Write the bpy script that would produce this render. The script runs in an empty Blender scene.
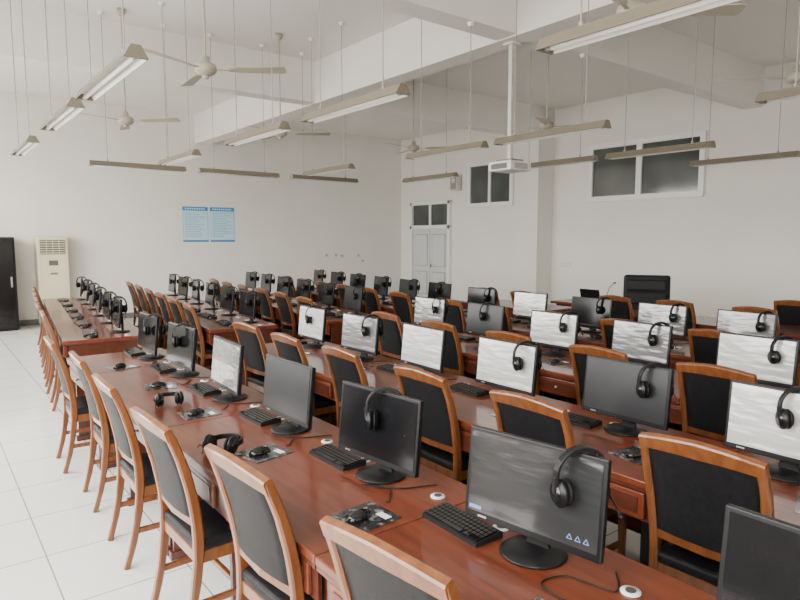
import bpy, bmesh, math, random
from mathutils import Vector, Matrix, Euler
random.seed(7)
C = bpy.context.scene.collection

# ---------------------------------------------------------------- materials
def nmat(name, col, rough=0.5, metal=0.0, spec=0.5, coat=0.0, coat_r=0.05):
    m = bpy.data.materials.new(name); m.use_nodes = True
    b = m.node_tree.nodes['Principled BSDF']
    b.inputs['Base Color'].default_value = (*col, 1)
    b.inputs['Roughness'].default_value = rough
    b.inputs['Metallic'].default_value = metal
    b.inputs['Specular IOR Level'].default_value = spec
    b.inputs['Coat Weight'].default_value = coat
    b.inputs['Coat Roughness'].default_value = coat_r
    return m
def noise_col(m, c1, c2, scale=(1,1,1), nscale=5, detail=4, bump=0.0, lo=.3, hi=.7, dist=0.0, bscale=None, bdist=.01, bmap=None):
    nt = m.node_tree; N = nt.nodes; L = nt.links; b = N['Principled BSDF']
    tc = N.new('ShaderNodeTexCoord'); mp = N.new('ShaderNodeMapping')
    mp.inputs['Scale'].default_value = scale
    L.new(tc.outputs['Object'], mp.inputs['Vector'])
    n = N.new('ShaderNodeTexNoise'); n.inputs['Scale'].default_value = nscale
    n.inputs['Detail'].default_value = detail; n.inputs['Distortion'].default_value = dist
    L.new(mp.outputs[0], n.inputs['Vector'])
    r = N.new('ShaderNodeValToRGB')
    r.color_ramp.elements[0].position = lo; r.color_ramp.elements[0].color = (*c1, 1)
    r.color_ramp.elements[1].position = hi; r.color_ramp.elements[1].color = (*c2, 1)
    L.new(n.outputs['Fac'], r.inputs[0]); L.new(r.outputs[0], b.inputs['Base Color'])
    if bump:
        bp = N.new('ShaderNodeBump'); bp.inputs['Strength'].default_value = bump
        bp.inputs['Distance'].default_value = bdist
        if bscale:
            n2 = N.new('ShaderNodeTexNoise'); n2.inputs['Scale'].default_value = bscale; n2.inputs['Detail'].default_value = 1.5
            if bmap:
                m2 = N.new('ShaderNodeMapping'); m2.inputs['Scale'].default_value = bmap; m2.inputs['Rotation'].default_value = (.35,0,0)
                L.new(tc.outputs['Object'], m2.inputs['Vector']); L.new(m2.outputs[0], n2.inputs['Vector'])
            else: L.new(tc.outputs['Object'], n2.inputs['Vector'])
            L.new(n2.outputs['Fac'], bp.inputs['Height'])
        else:
            L.new(n.outputs['Fac'], bp.inputs['Height'])
        L.new(bp.outputs[0], b.inputs['Normal'])
    return m
M = {}
M['wall'] = noise_col(nmat('wall_plaster', (.8,.79,.76), .85, spec=.2), (.77,.75,.705), (.80,.78,.735), nscale=1.2, bump=.05, bscale=60)
M['ceil'] = noise_col(nmat('ceiling_plaster', (.8,.79,.76), .9, spec=.2), (.79,.77,.735), (.82,.80,.765), nscale=.8)
M['base'] = nmat('baseboard_stone', (.16,.15,.14), .4)
M['desk'] = noise_col(nmat('desk_wood', (.2,.06,.03), .34, spec=.3, coat=.5, coat_r=.08), (.100,.022,.009), (.175,.041,.017), scale=(14,1.2,14), nscale=2.2, detail=6, dist=.6, lo=.3,hi=.72)
M['deskd'] = noise_col(nmat('desk_edge_wood', (.1,.03,.02), .3, coat=.3, coat_r=.2), (.055,.014,.007), (.095,.024,.012), scale=(10,1,10), nscale=2)
M['chairw'] = noise_col(nmat('chair_wood', (.4,.2,.09), .3, coat=.4, coat_r=.12), (.120,.037,.011), (.215,.074,.021), scale=(12,12,1.5), nscale=2.5, dist=.4)
M['leather'] = noise_col(nmat('black_leatherette', (.02,.02,.022), .5, spec=.2), (.008,.008,.009), (.013,.013,.015), nscale=40, bump=.12, bscale=180)
M['blk'] = nmat('black_plastic', (.007,.007,.008), .36, spec=.3)
M['blk2'] = nmat('black_plastic_satin', (.010,.010,.011), .48, spec=.25)
M['gloss'] = nmat('black_gloss_plastic', (.007,.007,.008), .15)
M['cup'] = nmat('ear_cushion', (.007,.007,.008), .6, spec=.25)
M['silver'] = nmat('silver_trim', (.45,.45,.46), .3, metal=.8)
M['scr'] = nmat('screen_black', (.006,.006,.007), .14, spec=.32)
M['scrg'] = nmat('screen_matte', (.020,.021,.023), .30, spec=.45)
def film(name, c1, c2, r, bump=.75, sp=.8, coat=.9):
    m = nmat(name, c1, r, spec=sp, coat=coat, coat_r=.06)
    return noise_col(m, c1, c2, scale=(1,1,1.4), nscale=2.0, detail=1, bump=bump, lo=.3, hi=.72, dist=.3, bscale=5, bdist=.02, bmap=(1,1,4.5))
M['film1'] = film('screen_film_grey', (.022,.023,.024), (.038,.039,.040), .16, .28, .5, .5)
M['film2'] = film('screen_film_glare', (.42,.425,.42), (.56,.56,.55), .22, .6)  # film base whitened, window glare on wrapped screens put into its colour
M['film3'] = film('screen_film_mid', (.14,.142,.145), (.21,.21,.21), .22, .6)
M['white'] = nmat('white_plastic', (.75,.75,.73), .4)
M['wpaint'] = nmat('white_paint', (.82,.82,.80), .35)
M['door'] = nmat('door_paint', (.60,.62,.62), .4)
M['glassd'] = noise_col(nmat('dark_window_glass', (.10,.115,.11), .1, spec=.9), (.030,.038,.037), (.09,.105,.10), nscale=1.1, detail=1)
M['lampm'] = nmat('lamp_housing', (.20,.175,.13), .35, metal=.3)
M['lampr'] = nmat('lamp_reflector', (.74,.73,.69), .3, metal=.1)
M['tube'] = nmat('fluorescent_tube', (.95,.95,.94), .25)
M['dark'] = nmat('dark_cap', (.05,.05,.05), .5)
M['rod'] = nmat('hanging_rod', (.30,.29,.26), .5)
M['fan'] = nmat('fan_enamel', (.38,.35,.28), .4)
M['ac'] = nmat('ac_cream', (.70,.64,.44), .45)
M['acd'] = nmat('ac_grille_dark', (.10,.10,.09), .5)
M['blue'] = nmat('poster_blue', (.03,.22,.55), .4)
M['lblue'] = nmat('poster_light_blue', (.26,.60,.84), .4)
M['pwhite'] = nmat('poster_white', (.52,.76,.86), .4)
M['ink'] = nmat('printed_ink', (.14,.34,.52), .5)
M['bluei'] = nmat('pictogram_blue', (.16,.22,.50), .4)
M['pad'] = noise_col(nmat('printed_mouse_pad', (.1,.1,.1), .25, coat=.6), (.015,.015,.017), (.28,.28,.29), nscale=22, detail=5, lo=.5, hi=.68, bump=.4)
M['paper'] = nmat('paper_white', (.8,.8,.78), .6)
M['outlet'] = nmat('outlet_plastic', (.62,.61,.57), .4)
fm = nmat('floor_tile', (.8,.8,.79), .07, spec=.7)
nt = fm.node_tree; N = nt.nodes; L = nt.links
tc = N.new('ShaderNodeTexCoord'); mp = N.new('ShaderNodeMapping'); mp.inputs['Location'].default_value = (.13,.33,0)
L.new(tc.outputs['Object'], mp.inputs['Vector'])
bk = N.new('ShaderNodeTexBrick'); bk.offset = 0; bk.squash = 1
bk.inputs['Scale'].default_value = 1
bk.inputs['Brick Width'].default_value = .6; bk.inputs['Row Height'].default_value = .6
bk.inputs['Mortar Size'].default_value = .004; bk.inputs['Mortar Smooth'].default_value = .1
bk.inputs['Color1'].default_value = (.80,.80,.78,1); bk.inputs['Color2'].default_value = (.78,.78,.76,1)
bk.inputs['Mortar'].default_value = (.25,.24,.22,1)
L.new(mp.outputs[0], bk.inputs['Vector']); L.new(bk.outputs['Color'], N['Principled BSDF'].inputs['Base Color'])
M['floor'] = fm

# ---------------------------------------------------------------- builder
class B:
    def __init__(s): s.bm = bmesh.new(); s.mats = []
    def mi(s, m):
        m = M[m]
        if m not in s.mats: s.mats.append(m)
        return s.mats.index(m)
    def merge(s, t, mat, smooth=False):
        i = s.mi(mat)
        for f in t.faces: f.material_index = i; f.smooth = smooth
        me = bpy.data.meshes.new('tmp'); t.to_mesh(me); t.free()
        s.bm.from_mesh(me); bpy.data.meshes.remove(me)
    def box(s, c, size, mat, rot=(0,0,0), bev=0, seg=2):
        t = bmesh.new(); bmesh.ops.create_cube(t, size=1)
        bmesh.ops.scale(t, vec=size, verts=t.verts)
        if bev: bmesh.ops.bevel(t, geom=list(t.edges), offset=bev, segments=seg, affect='EDGES', profile=.5)
        bmesh.ops.transform(t, matrix=Matrix.Translation(c) @ Euler(rot).to_matrix().to_4x4(), verts=t.verts)
        s.merge(t, mat)
    def bb(s, x0,x1,y0,y1,z0,z1, mat, bev=0):
        s.box(((x0+x1)/2,(y0+y1)/2,(z0+z1)/2), (x1-x0,y1-y0,z1-z0), mat, bev=bev)
    def cyl(s, c, r, h, mat, rot=(0,0,0), r2=None, n=20, bev=0):
        t = bmesh.new()
        bmesh.ops.create_cone(t, cap_ends=True, segments=n, radius1=r, radius2=r if r2 is None else r2, depth=h)
        if bev:
            es = [e for e in t.edges if any(len(f.verts) > 4 for f in e.link_faces)]
            bmesh.ops.bevel(t, geom=es, offset=bev, segments=2, affect='EDGES')
        bmesh.ops.transform(t, matrix=Matrix.Translation(c) @ Euler(rot).to_matrix().to_4x4(), verts=t.verts)
        s.merge(t, mat, smooth=(n > 8 and bev > 0) or False)
    def sph(s, c, sc, mat, n=16):
        t = bmesh.new(); bmesh.ops.create_uvsphere(t, u_segments=n, v_segments=n//2, radius=1)
        bmesh.ops.transform(t, matrix=Matrix.Translation(c) @ Matrix.Diagonal((*sc, 1)), verts=t.verts)
        s.merge(t, mat, True)
    def tube(s, pts, r, mat, n=8):
        t = bmesh.new(); P = [Vector(p) for p in pts]; rings = []
        up = Vector((0,0,1)); prev = None
        for i, p in enumerate(P):
            a = P[max(i-1,0)]; b = P[min(i+1,len(P)-1)]; tg = (b-a).normalized()
            if prev is None:
                ref = up if abs(tg.z) < .9 else Vector((1,0,0))
                nn = (ref - tg*ref.dot(tg)).normalized()
            else: nn = (prev - tg*prev.dot(tg)).normalized()
            prev = nn; bi = tg.cross(nn); rr = r[i] if isinstance(r, (list,tuple)) else r
            rings.append([t.verts.new(p + nn*rr*math.cos(2*math.pi*k/n) + bi*rr*math.sin(2*math.pi*k/n)) for k in range(n)])
        for a, b in zip(rings, rings[1:]):
            for k in range(n): t.faces.new((a[k], a[(k+1)%n], b[(k+1)%n], b[k]))
        t.faces.new(rings[0][::-1]); t.faces.new(rings[-1])
        bmesh.ops.recalc_face_normals(t, faces=t.faces)
        s.merge(t, mat, True)
    def sweep(s, pts, side, ws, ts, mat, bev=0.0):
        t = bmesh.new(); P = [Vector(p) for p in pts]; side = Vector(side).normalized(); rings = []
        for i, p in enumerate(P):
            a = P[max(i-1,0)]; b = P[min(i+1,len(P)-1)]; tg = (b-a).normalized()
            nn = side.cross(tg).normalized()
            w = (ws[i] if isinstance(ws,(list,tuple)) else ws)/2; th = (ts[i] if isinstance(ts,(list,tuple)) else ts)/2
            c = min(w, th)*.4
            pr = [(-w+c,-th),(w-c,-th),(w,-th+c),(w,th-c),(w-c,th),(-w+c,th),(-w,th-c),(-w,-th+c)]
            rings.append([t.verts.new(p + side*x + nn*y) for x, y in pr])
        for a, b in zip(rings, rings[1:]):
            for k in range(8): t.faces.new((a[k], a[(k+1)%8], b[(k+1)%8], b[k]))
        t.faces.new(rings[0][::-1]); t.faces.new(rings[-1])
        bmesh.ops.recalc_face_normals(t, faces=t.faces)
        s.merge(t, mat, False)
    def prism(s, poly, axis, a, b, mat):
        t = bmesh.new()
        def mk(p, v):
            if axis == 'Y': return (p[0], v, p[1])
            if axis == 'X': return (v, p[0], p[1])
            return (p[0], p[1], v)
        va = [t.verts.new(mk(p, a)) for p in poly]; vb = [t.verts.new(mk(p, b)) for p in poly]; n = len(poly)
        for k in range(n): t.faces.new((va[k], va[(k+1)%n], vb[(k+1)%n], vb[k]))
        t.faces.new(va[::-1]); t.faces.new(vb)
        bmesh.ops.recalc_face_normals(t, faces=t.faces)
        s.merge(t, mat)
    def lathe(s, prof, mat, n=24, c=(0,0,0)):
        t = bmesh.new(); rings = []
        for r, z in prof:
            rings.append([t.verts.new((c[0]+r*math.cos(2*math.pi*k/n), c[1]+r*math.sin(2*math.pi*k/n), c[2]+z)) for k in range(n)])
        for a, b in zip(rings, rings[1:]):
            for k in range(n): t.faces.new((a[k], a[(k+1)%n], b[(k+1)%n], b[k]))
        t.faces.new(rings[0][::-1]); t.faces.new(rings[-1])
        bmesh.ops.recalc_face_normals(t, faces=t.faces)
        s.merge(t, mat, True)
    def mesh(s, name):
        me = bpy.data.meshes.new(name); s.bm.to_mesh(me); s.bm.free()
        for m in s.mats: me.materials.append(m)
        return me
BLOCK = [0.0, 1.0, 7.2]     # rotation of the block of desks being laid out, pivot x, y
def put(name, me, loc=(0,0,0), rot=(0,0,0), scale=(1,1,1)):
    a, px, py = BLOCK
    if a:
        dx, dy = loc[0]-px, loc[1]-py
        loc = (px+dx*math.cos(a)-dy*math.sin(a), py+dx*math.sin(a)+dy*math.cos(a), loc[2])
        rot = (rot[0], rot[1], rot[2]+a)
    o = bpy.data.objects.new(name, me); o.location = loc; o.rotation_euler = rot; o.scale = scale
    C.objects.link(o); return o

# ---------------------------------------------------------------- room shell
XL, XR, YB, YN, ZC = -1.2, 11.45, 14.7, -3.0, 4.65
ZB = 3.99
b = B(); b.bb(XL-.24, XR+.24, YN-.2, YB+.2, -.12, 0, 'floor'); put('floor', b.mesh('floor'))
b = B(); b.bb(XL-.24, XR+.24, YN-.2, YB+.2, ZC, ZC+.15, 'ceil'); put('ceiling', b.mesh('ceiling'))
b = B(); b.bb(XL-.24, XR+.24, YB, YB+.2, 0, ZC, 'wall'); put('wall_back', b.mesh('wall_back'))
b = B(); b.bb(XL-.24, XR+.24, YN-.2, YN, 0, ZC, 'wall'); put('wall_near', b.mesh('wall_near'))
b = B(); b.bb(XR, XR+.24, YN, YB, 0, ZC, 'wall'); b.bb(XR-.53, XR, 9.1, 9.62, 0, ZC, 'wall')
put('wall_right', b.mesh('wall_right'))
wins = [(-2.7, .1), (.75, 4.45), (5.15, 8.8), (9.6, 13.9)]
WZ0, WZ1 = .85, 3.7
b = B()
b.bb(XL-.24, XL, YN, YB, 0, WZ0, 'wall'); b.bb(XL-.24, XL, YN, YB, WZ1, ZC, 'wall')
ys = [YN] + [v for w in wins for v in w] + [YB]
for k in range(0, len(ys), 2): b.bb(XL-.24, XL, ys[k], ys[k+1], WZ0, WZ1, 'wall')
put('wall_left', b.mesh('wall_left'))
wn = 1
for y0, y1 in wins:
    b = B(); n = 4
    b.bb(XL-.16, XL-.08, y0, y1, WZ0, WZ0+.05, 'wpaint'); b.bb(XL-.16, XL-.08, y0, y1, WZ1-.05, WZ1, 'wpaint')
    b.bb(XL-.15, XL-.09, y0, y1, 2.75, 2.80, 'wpaint')
    for k in range(n+1):
        y = y0+.03+(y1-y0-.06)*k/n; b.bb(XL-.15, XL-.09, y-.03, y+.03, WZ0+.04, WZ1-.04, 'wpaint')
    put('window_%d' % wn, b.mesh('window')); wn += 1
    li = bpy.data.lights.new('window_portal', 'AREA'); li.shape = 'RECTANGLE'
    li.size = WZ1-WZ0; li.size_y = y1-y0; li.cycles.is_portal = True
    lo = bpy.data.objects.new('daylight_portal', li); lo.location = (XL-.2, (y0+y1)/2, (WZ0+WZ1)/2)
    lo.rotation_euler = (0, math.radians(-90), 0); C.objects.link(lo)

def beam(name, x0,x1,y0,y1, z=ZB):
    b = B(); b.bb(x0,x1,y0,y1,z,ZC,'ceil'); put(name, b.mesh(name))
bn = 1
for y in (.4, 4.75, 9.1):
    beam('trim_%d' % bn, XL, XR, y, y+.3, ZB+.012); bn += 1
beam('trim_%d' % bn, 5.3, 5.6, YN, YB)
def ceil_z(x, y):
    if 5.3 <= x <= 5.6: return ZB
    for q in (.4, 4.75, 9.1):
        if q <= y <= q+.3: return ZB+.012
    return ZC
b = B(); b.bb(XL, XR, YB-.015, YB, 0, .12, 'base'); put('baseboard_back', b.mesh('bb'))
b = B(); b.bb(XR-.015, XR, YN, 9.1, 0, .12, 'base'); b.bb(XR-.015, XR, 9.62, 12.45, 0, .12, 'base')
b.bb(XR-.015, XR, 14.19, YB-.015, 0, .12, 'base')
b.bb(XR-.545, XR-.53, 9.1, 9.62, 0, .12, 'base'); b.bb(XR-.53, XR, 9.085, 9.1, 0, .12, 'base')
put('baseboard_right', b.mesh('bb'))

def highwin(y0, y1, z0, z1, splits):
    global wn
    b = B(); f = .05; X = XR-.001
    b.bb(X-.02, X-.005, y0, y1, z0, z1, 'glassd')
    b.bb(X-.07, X, y0-.06, y1+.06, z0-.06, z0+f, 'wpaint', .004); b.bb(X-.07, X, y0-.06, y1+.06, z1-f, z1+.05, 'wpaint', .004)
    for y in (y0-.02, y1+.02): b.bb(X-.065, X, y-.05, y+.05, z0-.03, z1+.03, 'wpaint', .004)
    for s_, w in splits:
        y = y0 + (y1-y0)*s_
        b.bb(X-.06, X, y-w/2, y+w/2, z0+.03, z1-.03, 'wpaint', .004)
    put('window_%d' % wn, b.mesh('window')); wn += 1
highwin(10.34, 11.76, 2.63, 3.66, [(.5, .08)])
highwin(5.73, 8.07, 2.61, 3.69, [(.53, .12)])

b = B(); y0, y1 = 12.47, 14.17; x = XR-.002
for a, c in ((y0, y0+.09), (y1-.09, y1)): b.bb(x-.10, x, a, c, 0, 2.8, 'wpaint', .005)
b.bb(x-.10, x, y0, y1, 2.72, 2.8, 'wpaint', .005); b.bb(x-.10, x, y0, y1, 2.05, 2.15, 'wpaint', .005)
ym = (y0+y1)/2
b.bb(x-.03, x-.01, y0+.09, y1-.09, 2.15, 2.72, 'glassd'); b.bb(x-.06, x, ym-.04, ym+.04, 2.15, 2.72, 'wpaint')
b.bb(x-.053, x-.004, ym-.006, ym+.006, 0, 2.05, 'rod')
for a, c in ((y0+.1, ym-.006), (ym+.006, y1-.1)):
    b.bb(x-.05, x-.005, a, c, 0, 2.05, 'door', .004)
    for z0, z1 in ((.2, .85), (1.0, 1.9)):
        b.bb(x-.062, x-.05, a+.1, c-.1, z0, z1, 'rod'); b.bb(x-.070, x-.05, a+.115, c-.115, z0+.015, z1-.015, 'door', .006)
b.cyl((x-.09, ym-.07, 1.02), .012, .12, 'silver', bev=.003); b.box((x-.07, ym-.07, 1.02), (.04,.02,.02), 'silver')
put('door_1', b.mesh('door_1'))

b = B(); b.box((0,0,0), (.16,.28,.42), 'outlet', bev=.02); b.box((-.083,0,0), (.01,.23,.36), 'rod', bev=.004)
b.cyl((-.09,0,.05), .07, .01, 'outlet', rot=(0,math.pi/2,0)); b.box((.09,0,0), (.04,.06,.1), 'white')
put('wall_speaker', b.mesh('wall_speaker'), (XR-.112, 12.22, 3.25))
def outlet(loc, w=.09, h=.09, axis='back'):
    b = B()
    if axis == 'back':
        b.box((0,0,0), (w,.012,h), 'outlet', bev=.004); b.box((0,-.008,0), (w*.5,.006,h*.5), 'rod', bev=.001)
    else:
        b.box((0,0,0), (.012,w,h), 'outlet', bev=.004)
        for k in (-1,0,1): b.box((-.008,k*w*.3,0), (.006,w*.2,h*.6), 'white', bev=.001)
    put('wall_switch', b.mesh('wall_switch'), loc)
for x_, z_ in ((8.85,1.32),(9.15,1.32),(9.35,1.3),(9.9,1.3),(10.05,1.15)): outlet((x_, YB-.007, z_))
outlet((XR-.007, 8.7, 1.2), .26, .1, 'r')

def poster(name, x0, x1, z0, z1, seed):
    rnd = random.Random(seed); b = B(); w = x1-x0; h = z1-z0
    b.bb(0, w, -.006, 0, 0, h, 'lblue'); b.bb(.02, w-.02, -.008, -.006, .03, h-.10, 'pwhite')
    b.bb(0, w, -.008, -.006, h-.09, h, 'blue')
    for k in range(9):
        xx = .06+k*(w-.12)/9; b.bb(xx, xx+.035, -.0095, -.008, h-.065, h-.03, 'pwhite')
    z = h-.15
    while z > .1:
        ln = rnd.uniform(.5, 1)*(w-.1); xx = .05
        while xx < .05+ln:
            d = rnd.uniform(.03,.1); b.bb(xx, min(xx+d, w-.04), -.0092, -.008, z, z+.011, 'ink'); xx += d+.012
        z -= .04
    b.bb(0, w, -.008, -.006, 0, .04, 'blue')
    put(name, b.mesh(name), (x0, YB-.001, z0))
poster('wall_poster', 4.95, 5.56, 1.7, 2.53, 1); poster('wall_poster', 5.61, 6.22, 1.7, 2.53, 2)

b = B(); b.box((0,0,.9), (.56,.36,1.74), 'ac', bev=.03, seg=3); b.box((0,0,.02), (.5,.32,.04), 'acd')
b.bb(-.22,.22,-.192,-.18,1.42,1.70,'acd')
for k in range(6): b.box((0,-.195,1.445+k*.045), (.44,.012,.012), 'ac', rot=(.5,0,0))
for k in (-1,0,1): b.box((k*.11,-.198,1.56), (.008,.012,.27), 'ac')
b.bb(-.22,.22,-.186,-.18,.98,1.38,'ac',.002); b.bb(-.08,.08,-.19,-.186,1.2,1.3,'acd')
b.bb(-.22,.22,-.186,-.18,.12,.94,'ac',.002)
for k in range(14): b.box((0,-.19,.2+k*.04), (.38,.008,.01), 'outlet')
b.bb(-.06,.06,-.19,-.186,1.02,1.06,'silver')
put('floor_standing_air_conditioner', b.mesh('ac'), (2.17, 14.48, 0), scale=(1.03,1,1.03))

b = B(); b.box((0,0,.92), (.8,.6,1.78), 'blk2', bev=.01); b.box((0,0,.015),(.74,.54,.03),'blk')
b.bb(-.36,.36,-.312,-.3,.08,1.75,'gloss',.003); b.bb(.3,.33,-.33,-.312,.85,1.05,'silver',.003)
for k in range(5): b.bb(-.3,.25,-.316,-.312,.15+k*.03,.165+k*.03,'blk2')
put('server_cabinet', b.mesh('cab'), (1.08, 14.3, 0))

# ---------------------------------------------------------------- computer desk
def desk_mesh(W, D=.81, stations=2):
    b = B(); g = .003
    b.box((D/2, W/2, .733), (D, W-g, .034), 'desk', bev=.006)
    b.bb(.004, D-.004, .006, W-.006, .70, .717, 'deskd')
    for y in (.02, W-.045) if stations == 1 else (.02, W/2-.0125, W-.045):
        b.bb(.06, D-.05, y, y+.025, .04, .70, 'deskd'); b.bb(.04, D-.03, y-.01, y+.035, 0, .05, 'deskd', .004)
    b.bb(D-.07, D-.05, .03, W-.03, .12, .70, 'desk')
    st = W/stations
    b.bb(.03, .045, .03, W-.03, .56, .70, 'deskd')
    for k in range(stations):
        y0 = k*st+.07; y1 = (k+1)*st-.07
        b.bb(.012, .03, y0, y1, .575, .69, 'desk', .004)
        b.bb(.008, .012, y0+.03, y1-.03, .595, .67, 'deskd', .001)
        b.sph((-.004, (y0+y1)/2, .632), (.011,.011,.011), 'silver', 10)
        b.box((.004, (y0+y1)/2, .632), (.01,.008,.008), 'silver')
        yc = k*st+.16
        b.bb(.3, .68, yc-.09, yc+.09, .05, .43, 'blk2', .006)
        for q in (.12,.72):
            gy = (k+q)*st
            b.cyl((.63, gy, .753), .03, .006, 'white', n=20, bev=.001); b.cyl((.63, gy, .757), .016, .003, 'dark', n=14)
    return b.mesh('computer_desk')
ST = .86
desk2 = desk_mesh(2*ST); desk1 = desk_mesh(ST, stations=1)

# ---------------------------------------------------------------- chair (faces +x)
def chair_mesh():
    b = B()
    prof = [(-.285,0),(-.245,.14),(-.215,.3),(-.20,.45),(-.205,.58),(-.228,.72),(-.268,.87),(-.315,1.0)]
    ws = [.03,.034,.04,.046,.044,.042,.038,.034]
    for s_ in (-1, 1):
        yy = [.20,.205,.208,.21,.212,.218,.222,.215]
        pts = [(p[0], s_*yy[i], p[1]) for i, p in enumerate(prof)]
        fine = []
        for i in range(len(pts)-1):
            for k in range(3):
                t = k/3; p0 = Vector(pts[max(i-1,0)]); p1 = Vector(pts[i]); p2 = Vector(pts[i+1]); p3 = Vector(pts[min(i+2,len(pts)-1)])
                fine.append(.5*((2*p1)+(-p0+p2)*t+(2*p0-5*p1+4*p2-p3)*t*t+(-p0+3*p1-3*p2+p3)*t**3))
        fine.append(Vector(pts[-1]))
        b.sweep(fine, (0,1,0), .036, [ws[min(int(i/3), 7)] for i in range(len(fine))], 'chairw')
        b.sweep([(.225, s_*.205, 0),(.22, s_*.205, .2),(.215, s_*.205, .43)], (0,1,0), [.028,.034,.042], [.028,.034,.042], 'chairw')
        b.box((.005, s_*.206, .415), (.42,.024,.055), 'chairw', bev=.004)
        b.box((-.005, s_*.204, .2), (.45,.02,.03), 'chairw', bev=.004)
    b.box((.212,0,.415), (.024,.4,.055), 'chairw', bev=.004)
    b.box((-.2,0,.415), (.024,.4,.055), 'chairw', bev=.004)
    b.box((0,0,.2), (.022,.4,.028), 'chairw', bev=.004)
    n = 12; pts = []
    for k in range(n+1):
        u = -1+2*k/n; pts.append((-.312-.018*(1-u*u), .232*u, .985+.018*(1-u*u)))
    t = bmesh.new(); rings = []
    for i, p in enumerate(pts):
        u = abs(-1+2*i/n); hh = .034-.008*u
        d = Vector((-.34,0,.94)); e = Vector((.94,0,.34)); p = Vector(p)
        th = .017
        rings.append([t.verts.new(p+d*a+e*c) for a, c in ((-hh,-th),(-hh,th),(hh-.006,th),(hh,th-.006),(hh,-th+.006),(hh-.006,-th))])
    for a, c in zip(rings, rings[1:]):
        for k in range(6): t.faces.new((a[k], a[(k+1)%6], c[(k+1)%6], c[k]))
    t.faces.new(rings[0][::-1]); t.faces.new(rings[-1]); bmesh.ops.recalc_face_normals(t, faces=t.faces)
    b.merge(t, 'chairw')
    b.sweep([(-.208,-.2,.575),(-.225,0,.575),(-.208,.2,.575)], (0,0,1), .045, .022, 'chairw')
    pan = [(-.212,.595),(-.222,.68),(-.242,.78),(-.272,.88),(-.305,.965)]
    t = bmesh.new(); cols = 8; gf = []; gb = []
    for (x_, z_) in pan:
        rf = []; rb = []
        for k in range(cols+1):
            u = -1+2*k/cols; bow = -.014*(1-u*u); puff = .012*(1-u**4)
            rf.append(t.verts.new((x_+bow+.010+puff, .2*u, z_+.012*(1-u*u)*(1 if z_ > .9 else 0))))
            rb.append(t.verts.new((x_+bow-.010-puff*.5, .2*u, z_+.012*(1-u*u)*(1 if z_ > .9 else 0))))
        gf.append(rf); gb.append(rb)
    for i in range(len(pan)-1):
        for k in range(cols):
            t.faces.new((gf[i][k], gf[i][k+1], gf[i+1][k+1], gf[i+1][k])); t.faces.new((gb[i][k+1], gb[i][k], gb[i+1][k], gb[i+1][k+1]))
        t.faces.new((gf[i][0], gf[i+1][0], gb[i+1][0], gb[i][0])); t.faces.new((gf[i][-1], gb[i][-1], gb[i+1][-1], gf[i+1][-1]))
    bmesh.ops.recalc_face_normals(t, faces=t.faces); b.merge(t, 'leather', True)
    b.box((.012,0,.462), (.45,.44,.055), 'leather', bev=.022, seg=4)
    return b.mesh('wooden_chair')
chair = chair_mesh()

# ---------------------------------------------------------------- monitor (screen faces -x), origin at desk level
TILT = .10
def monitor_mesh(scr, label=False, bez='blk'):
    b = B()
    R = Matrix.Translation((0,0,.225)) @ Euler((0,TILT,0)).to_matrix().to_4x4()
    def tb(c, size, mat, bev=0):
        c2 = R @ Vector(c); b.box(c2, size, mat, rot=(0,TILT,0), bev=bev)
    tb((0,0,0), (.024,.510,.315), bez, .004)
    tb((-.0125,0,.006), (.003,.482,.278), scr)
    tb((.018,0,-.005), (.02,.40,.22), 'blk2', .008)
    tb((.034,0,-.02), (.02,.2,.13), 'blk2', .006)
    if label:
        for k, yy in enumerate((-.205,-.177,-.149)):
            s_ = .018
            for (dy, dz, w, h, rr) in ((0,-s_*.43,s_,.0022,0),(-s_*.25,0,.0022,s_,-.52),(s_*.25,0,.0022,s_,.52)):
                c2 = R @ Vector((-.0146, yy+dy, -.104+dz)); b.box(c2, (.001, w, h), 'bluei', rot=(rr, TILT, 0))
        c2 = R @ Vector((-.0146, .21, -.118)); b.box(c2, (.001,.05,.012), 'bluei', rot=(0,TILT,0))
    tb((-.0125,.18,-.1455), (.002,.035,.006), 'silver')
    b.sweep([(.045,0,.012),(.05,0,.08),(.048,0,.16),(.035,0,.23)], (0,1,0), [.09,.06,.055,.06], .02, 'blk2')
    b.lathe([(.02,0),(.105,0),(.112,.004),(.108,.010),(.04,.018),(.02,.019)], 'blk', 28, (.015,0,0))
    return b.mesh('computer_monitor')
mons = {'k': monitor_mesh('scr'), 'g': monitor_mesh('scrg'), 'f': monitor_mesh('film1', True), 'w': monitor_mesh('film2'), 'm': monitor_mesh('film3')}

def hp_mesh():
    b = B(); r = .078; pts = []
    for k in range(17):
        a = math.pi*k/16; pts.append((r*math.cos(a)*1.02, 0, -r+r*math.sin(a)*1.0+.006))
    pts = [(.078,0,-.115)] + pts + [(-.078,0,-.115)]
    b.sweep(pts, (0,1,0), .026, .009, 'blk')
    b.sweep([(p[0]*.93, 0, p[2]-.007) for p in pts[6:-6]], (0,1,0), .022, .010, 'cup')
    for s_ in (-1, 1):
        b.cyl((s_*.066, 0, -.125), .043, .022, 'blk', rot=(0,math.pi/2,0), n=24, bev=.006)
        b.cyl((s_*.047, 0, -.125), .040, .024, 'cup', rot=(0,math.pi/2,0), n=24, bev=.009)
        b.cyl((s_*.079, 0, -.125), .03, .006, 'gloss', rot=(0,math.pi/2,0), n=24, bev=.002)
        b.box((s_*.082, 0, -.10), (.012,.018,.05), 'blk2', bev=.003)
    b.tube([(.08,0,-.125),(.085,-.04,-.15),(.075,-.09,-.165)], .0028, 'blk', 6); b.sph((.073,-.096,-.166), (.007,.012,.007), 'cup', 8)
    b.tube([(.066,0,-.166),(.064,.012,-.2),(.05,.03,-.225),(.045,.02,-.25)], .0022, 'blk', 6)
    return b.mesh('headphones')
hp = hp_mesh()

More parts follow.
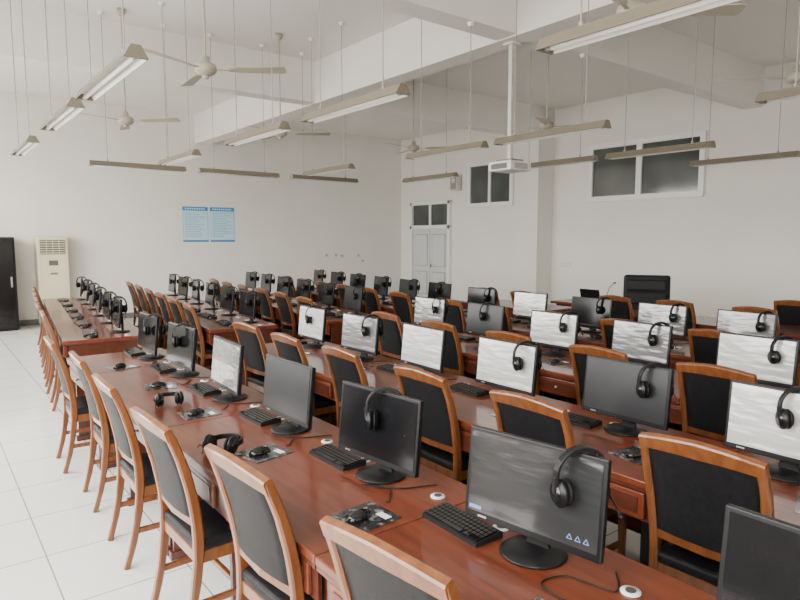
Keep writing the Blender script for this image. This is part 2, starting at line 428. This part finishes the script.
def kb_mesh():
    b = B(); Lk = .40; Wk = .14
    b.prism([(-Wk/2,0),(Wk/2,0),(Wk/2,.022),(Wk/2-.01,.026),(-Wk/2,.014)], 'Y', -Lk/2, Lk/2, 'blk2')
    for r in range(5):
        for c in range(15):
            if r == 0 and 3 < c < 9:
                if c == 4: b.box((-.052,-.012,.0195), (.019,.13,.006), 'gloss', rot=(0,-.08,0))
                continue
            b.box((-.052+r*.0225, -.182+c*.026, .0195+r*.0021), (.018,.021,.007), 'gloss', rot=(0,-.08,0))
    return b.mesh('keyboard')
kb = kb_mesh()
def mouse_mesh():
    b = B(); t = bmesh.new(); bmesh.ops.create_uvsphere(t, u_segments=20, v_segments=12, radius=1)
    for v in t.verts:
        v.co.x *= .056; v.co.y *= .031*(1-.12*v.co.x/.056); v.co.z = max(v.co.z, 0)*.034
    b.merge(t, 'gloss', True); b.box((.026,0,.029), (.018,.006,.008), 'silver', bev=.002)
    return b.mesh('computer_mouse')
mouse = mouse_mesh()
b = B(); b.box((0,0,.0015), (.21,.19,.003), 'pad', bev=.001)
b.box((-.03,.02,.0032), (.06,.07,.0006), 'blk'); b.box((.06,-.04,.0032), (.03,.06,.0006), 'paper'); pad = b.mesh('mouse_pad')

def cable(p, name='cable', r=.0028):
    P = [Vector(q) for q in p]; out = []
    for i in range(len(P)-1):
        p0 = P[max(i-1,0)]; p1 = P[i]; p2 = P[i+1]; p3 = P[min(i+2,len(P)-1)]
        for k in range(6):
            t = k/6; out.append(.5*((2*p1)+(-p0+p2)*t+(2*p0-5*p1+4*p2-p3)*t*t+(-p0+3*p1-3*p2+p3)*t**3))
    out.append(P[-1]); b = B(); b.tube(out, r, 'blk', 6); return b.mesh('cable')
z = .0035
cables = [cable([(-.14,-.24,z),(-.12,-.24,z),(-.05,-.13,z),(-.13,-.06,.012),(-.02,-.17,z),(.09,-.22,z),(.13,-.24,z)]),
          cable([(-.13,-.2,z),(-.1,-.33,z),(.0,-.18,z),(-.08,-.12,z),(.03,-.2,.01),(.1,-.2,z),(.13,-.22,z)]),
          cable([(-.13,-.26,z),(-.12,-.14,z),(-.02,-.16,z),(.02,-.3,z),(.12,-.24,z)])]

DZ = .7505
rnd = random.Random(11)
def station(xm, ym, kind, hpm='hang', rz=None, far=False, hoff=.16):
    rz = rnd.uniform(-.07,.07) if rz is None else rz
    put('computer_monitor', mons[kind], (xm, ym, DZ), (0,0,rz))
    if hpm == 'hang' or hpm == 'mid':
        ly = -.165 if hpm == 'hang' else -.04
        lx = math.sin(TILT)*.157
        wx = xm + lx*math.cos(rz) - ly*math.sin(rz); wy = ym + lx*math.sin(rz) + ly*math.cos(rz)
        put('headphones', hp, (wx-.004, wy, DZ+.225+.157*math.cos(TILT)+.012), (rnd.uniform(-.06,.06), 0, rz-rnd.uniform(.40,.75)), (1.06,1.06,1.06))
    elif hpm == 'desk':
        put('headphones', hp, (xm-.34, ym+hoff, DZ+.046), (math.radians(90), 0, rnd.uniform(2.2,3.4)))
    if not far:
        put('keyboard', kb, (xm-.05+rnd.uniform(-.015,.015), ym+.285, DZ), (0,0,rnd.uniform(-.06,.06)), (.9,.74,1))
    else:
        put('keyboard', kb, (xm-.28, ym, DZ), (0,0,rnd.uniform(-.1,.1)))
    pr = rnd.uniform(-.3,.3)
    px, py = xm-.26+rnd.uniform(-.03,.03), ym-.27+rnd.uniform(-.03,.03)
    if not far:
        put('mouse_pad', pad, (px, py, DZ), (0,0,pr))
        put('computer_mouse', mouse, (px-.02, py+.0, DZ+.0036), (0,0,pr+rnd.uniform(-.3,.3)))
        put('cable', rnd.choice(cables), (xm, ym, DZ))
    if far: put('computer_mouse', mouse, (xm-.28, ym-.3, DZ), (0,0,rnd.uniform(-.3,.3)))

def chairs(x, ys, j=.02):
    for y in ys:
        put('wooden_chair', chair, (x+rnd.uniform(-j,j), y+rnd.uniform(-j,j), 0), (0,0,rnd.uniform(-.05,.05)))

def deskrow(x0, y_start, n2, n1=0):
    y = y_start
    for k in range(n2): put('computer_desk', desk2, (x0, y, 0)); y += 2*ST
    for k in range(n1): put('computer_desk', desk1, (x0, y, 0)); y += ST
deskrow(.97, -.01, 3, 1)
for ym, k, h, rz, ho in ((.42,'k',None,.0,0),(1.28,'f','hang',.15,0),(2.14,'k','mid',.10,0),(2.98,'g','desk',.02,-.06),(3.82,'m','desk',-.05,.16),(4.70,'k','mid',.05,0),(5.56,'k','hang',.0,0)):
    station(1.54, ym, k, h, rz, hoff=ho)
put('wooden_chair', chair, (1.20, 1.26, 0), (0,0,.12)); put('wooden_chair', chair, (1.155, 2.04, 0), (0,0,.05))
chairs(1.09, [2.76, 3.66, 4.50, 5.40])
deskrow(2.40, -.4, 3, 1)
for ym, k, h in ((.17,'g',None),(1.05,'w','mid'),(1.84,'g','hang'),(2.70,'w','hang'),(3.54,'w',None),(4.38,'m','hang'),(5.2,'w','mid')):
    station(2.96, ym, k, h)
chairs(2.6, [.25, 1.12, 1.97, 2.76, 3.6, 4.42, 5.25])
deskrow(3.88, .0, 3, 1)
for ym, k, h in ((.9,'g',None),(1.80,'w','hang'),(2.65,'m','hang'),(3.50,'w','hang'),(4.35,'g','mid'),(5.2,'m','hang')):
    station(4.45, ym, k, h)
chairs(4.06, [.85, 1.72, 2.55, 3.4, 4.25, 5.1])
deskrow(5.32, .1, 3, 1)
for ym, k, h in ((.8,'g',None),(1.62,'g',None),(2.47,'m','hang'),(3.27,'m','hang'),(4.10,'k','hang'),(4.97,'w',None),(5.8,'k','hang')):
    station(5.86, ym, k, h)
chairs(5.5, [1.6, 2.4, 3.3, 4.1, 4.95, 5.75])
deskrow(7.45, 1.6, 2, 0); deskrow(7.0, 5.7, 1, 0)
chairs(7.6, [2.2, 3.0, 3.9, 4.7]); chairs(7.15, [5.95, 6.7])
chairs(8.75, [3.0])

BLOCK[0] = -math.radians(6)
for x0, n in ((1.12,3),(2.6,3),(4.07,3),(5.5,3)):
    deskrow(x0, 7.0, n)
    for k in range(6):
        ym = 7.4 + k*ST
        station(x0+.57, ym, 'k' if rnd.random() < .7 else 'g', 'hang' if rnd.random() < .85 else 'mid', far=True)
    chairs(x0+.17, [7.4+k*ST for k in range(6)])
BLOCK[0] = 0.0

# ---------------------------------------------------------------- teacher desk, laptop & mic
b = B()
b.bb(-.28,.28,-.45,.45,0,.72,'deskd',.01); b.box((-.02,0,.74), (.7,1.0,.04), 'desk', bev=.008)
b.bb(-.29,-.28,-.38,.38,.1,.62,'desk',.003)
put('lectern', b.mesh('lectern'), (8.6, 6.05, 0))
b = B(); b.box((0,0,.01), (.26,.36,.018), 'blk2', bev=.004); b.box((-.17,0,.115), (.012,.36,.22), 'blk', rot=(0,-.3,0), bev=.004)
b.box((-.012,0,.0195), (.16,.3,.003), 'gloss'); put('laptop', b.mesh('laptop'), (8.6, 5.92, .7605))
b = B(); b.cyl((0,0,.012), .05, .024, 'blk', bev=.004); b.tube([(0,0,.02),(0,0,.15),(.01,-.03,.26),(.04,-.09,.33)], .005, 'blk'); b.sph((.045,-.1,.335),(.014,.022,.014),'cup')
put('gooseneck_microphone', b.mesh('mic'), (8.5, 5.66, .7605))
b = B()
for k in range(5):
    a = 2*math.pi*k/5; b.box((.15*math.cos(a), .15*math.sin(a), .075), (.3,.045,.03), 'blk', rot=(0,.08,a), bev=.006)
    b.cyl((.29*math.cos(a), .29*math.sin(a), .03), .03, .04, 'blk2', rot=(math.pi/2,0,a), bev=.004)
b.cyl((0,0,.25), .028, .32, 'silver'); b.box((0,0,.45), (.54,.58,.11), 'leather', bev=.04, seg=4)
b.box((.25,0,.83), (.10,.68,.78), 'leather', rot=(0,.12,0), bev=.045, seg=4)
b.box((.20,0,.86), (.06,.58,.2), 'leather', rot=(0,.12,0), bev=.028, seg=3); b.box((.23,0,1.06), (.06,.58,.18), 'leather', rot=(0,.12,0), bev=.028, seg=3)
for s_ in (-1,1):
    b.tube([(-.15,s_*.29,.45),(-.18,s_*.34,.6),(-.12,s_*.34,.68),(.1,s_*.34,.68),(.26,s_*.3,.62)], .018, 'blk')
    b.box((-.02,s_*.34,.7), (.26,.06,.03), 'leather', bev=.01)
put('leather_office_chair', b.mesh('oc'), (8.72, 5.12, 0), (0,0,.55))

# ---------------------------------------------------------------- hanging fluorescent lamps
def lamp(x, y0, y1, z, axis='Y'):
    Ln = y1-y0; b = B()
    b.prism([(-.026,.035),(.026,.035),(.022,.062),(-.022,.062)], 'Y', 0, Ln, 'lampm')
    for s_ in (-1,1):
        b.prism([(s_*.062,-.004),(s_*.026,.056),(s_*.024,.052),(s_*.058,-.006)], 'Y', .02, Ln-.02, 'lampm')
        b.prism([(s_*.0575,-.0055),(s_*.0235,.0515),(s_*.0225,.0505),(s_*.0560,-.0055)], 'Y', .021, Ln-.021, 'lampr')
    b.prism([(-.0235,.0345),(.0235,.0345),(.0235,.0325),(-.0235,.0325)], 'Y', .021, Ln-.021, 'lampr')
    for a in (-.004, Ln-.02): b.prism([(-.062,-.004),(.062,-.004),(.026,.06),(-.026,.06)], 'Y', a, a+.024, 'lampm')
    b.cyl((0, Ln/2, .008), .0135, Ln-.1, 'tube', rot=(math.pi/2,0,0), n=14, bev=.002)
    for yy in (.035, Ln-.035):
        b.cyl((0, yy, .008), .015, .03, 'silver', rot=(math.pi/2,0,0), n=14); b.box((0,yy,.024), (.02,.02,.03), 'white')
    for yy in (.22, Ln-.22):
        wx, wy = (x, y0+yy) if axis == 'Y' else (y0+yy, x)
        top = ceil_z(wx, wy) - z
        b.cyl((0, yy, (.06+top)/2), .0045, top-.06, 'rod', n=8)
        b.cyl((0, yy, top-.02), .03, .04, 'white', r2=.04, n=16); b.cyl((0, yy, .07), .012, .03, 'rod', n=10)
    me = b.mesh('hanging_fluorescent_lamp')
    if axis == 'Y': put('hanging_fluorescent_lamp', me, (x, y0, z))
    else: put('hanging_fluorescent_lamp', me, (y0, x, z), (0,0,-math.pi/2))
ZL = 2.72
for x, segs in ((.95, [(3.44,4.7),(4.98,6.2),(7.05,8.3)]),
                (2.54, [(.98,2.10),(3.24,4.5),(4.88,6.1),(7.0,8.25)]),
                (4.65, [(.8,1.95),(3.15,4.4),(4.58,5.82),(7.05,8.3)]),
                (6.5, [(.8,2.0),(3.15,4.38),(4.55,5.8),(7.0,8.25)]),
                (8.0, [(2.9,4.15)])):
    for y0, y1 in segs: lamp(x, y0, y1, ZL)
for x0, x1 in ((1.8,3.02),(3.22,4.45),(4.68,5.9)): lamp(8.8, x0, x1, ZL, axis='X')

def fan_mesh(h):
    b = B()
    b.lathe([(.02,h),(.055,h),(.05,h-.05),(.018,h-.09)], 'fan', 20); b.cyl((0,0,h/2+.03), .010, h-.1, 'fan', n=10)
    b.lathe([(.015,.12),(.035,.11),(.038,.06),(.085,.045),(.098,.02),(.095,-.015),(.07,-.04),(.04,-.05),(.02,-.055)], 'fan', 28)
    b.lathe([(.012,-.05),(.035,-.052),(.028,-.075),(.010,-.082)], 'fan', 16)
    for k in range(3):
        a = 2*math.pi*k/3; R = Matrix.Rotation(a, 4, 'Z')
        c = R @ Vector((.16,0,.0)); b.box(c, (.18,.03,.008), 'fan', rot=(0,0,a), bev=.002)
        t = bmesh.new()
        outl = [(.20,-.030),(.28,-.05),(.68,-.064),(.705,-.05),(.71,0),(.705,.05),(.68,.064),(.28,.05),(.20,.030)]
        va = [t.verts.new((p[0], p[1], .004+p[1]*-.2)) for p in outl]; vb = [t.verts.new((p[0], p[1], -.002+p[1]*-.2)) for p in outl]
        t.faces.new(va); t.faces.new(vb[::-1])
        for i in range(len(outl)): t.faces.new((va[i], vb[i], vb[(i+1)%len(outl)], va[(i+1)%len(outl)]))
        bmesh.ops.recalc_face_normals(t, faces=t.faces)
        bmesh.ops.transform(t, matrix=R, verts=t.verts); b.merge(t, 'fan')
    return b.mesh('ceiling_fan')
ZF = 3.28; fmesh = fan_mesh(ZC-ZF)
for x, y, r in ((2.12,5.55,-.62),(2.2,8.55,-.75),(6.75,5.5,-.5),(3.85,2.45,-.75),(6.6,2.45,.3),(6.65,8.2,-.8),(4.2,8.2,-.6)):
    put('ceiling_fan', fmesh, (x, y, ZF), (0,0,r))

# projector on pole
b = B(); top = ZB-2.56
b.box((0,0,.05), (.36,.34,.11), 'white', bev=.018, seg=3); b.cyl((.18,.07,.05), .035, .04, 'dark', rot=(0,math.pi/2,0), bev=.004)
b.box((-.182,0,.045), (.006,.24,.06), 'acd')
for k in range(5): b.box((0,-.172,.02+k*.013), (.22,.004,.005), 'acd')
b.box((0,0,.12), (.22,.22,.02), 'rod', bev=.004); b.cyl((0,0,.15), .03, .08, 'outlet')
b.box((0,0,(top+.17)/2), (.05,.05,top-.17), 'outlet', bev=.004); b.box((0,0,top-.012), (.14,.14,.02), 'white', bev=.004)
put('ceiling_projector', b.mesh('projector'), (5.47, 4.98, 2.56))

# ---------------------------------------------------------------- world
w = bpy.data.worlds.new('overcast_sky'); bpy.context.scene.world = w; w.use_nodes = True
nt = w.node_tree; N = nt.nodes; L = nt.links; bg = N['Background']
tc = N.new('ShaderNodeTexCoord'); sx = N.new('ShaderNodeSeparateXYZ'); L.new(tc.outputs['Generated'], sx.inputs[0])
mr = N.new('ShaderNodeMapRange'); mr.inputs[1].default_value = -.15; mr.inputs[2].default_value = .15; L.new(sx.outputs['Z'], mr.inputs[0])
rp = N.new('ShaderNodeValToRGB'); rp.color_ramp.elements[0].color = (.40,.385,.355,1); rp.color_ramp.elements[1].color = (1,.97,.925,1)
L.new(mr.outputs[0], rp.inputs[0]); L.new(rp.outputs[0], bg.inputs['Color']); bg.inputs['Strength'].default_value = 17

cam = bpy.data.cameras.new('camera'); co = bpy.data.objects.new('camera', cam); C.objects.link(co)
co.location = (0,0,1.79); co.rotation_euler = (math.radians(90-5.7), 0, math.radians(-37.8))
cam.sensor_width = 36; cam.lens = 27.9; cam.clip_start = .02
bpy.context.scene.camera = co
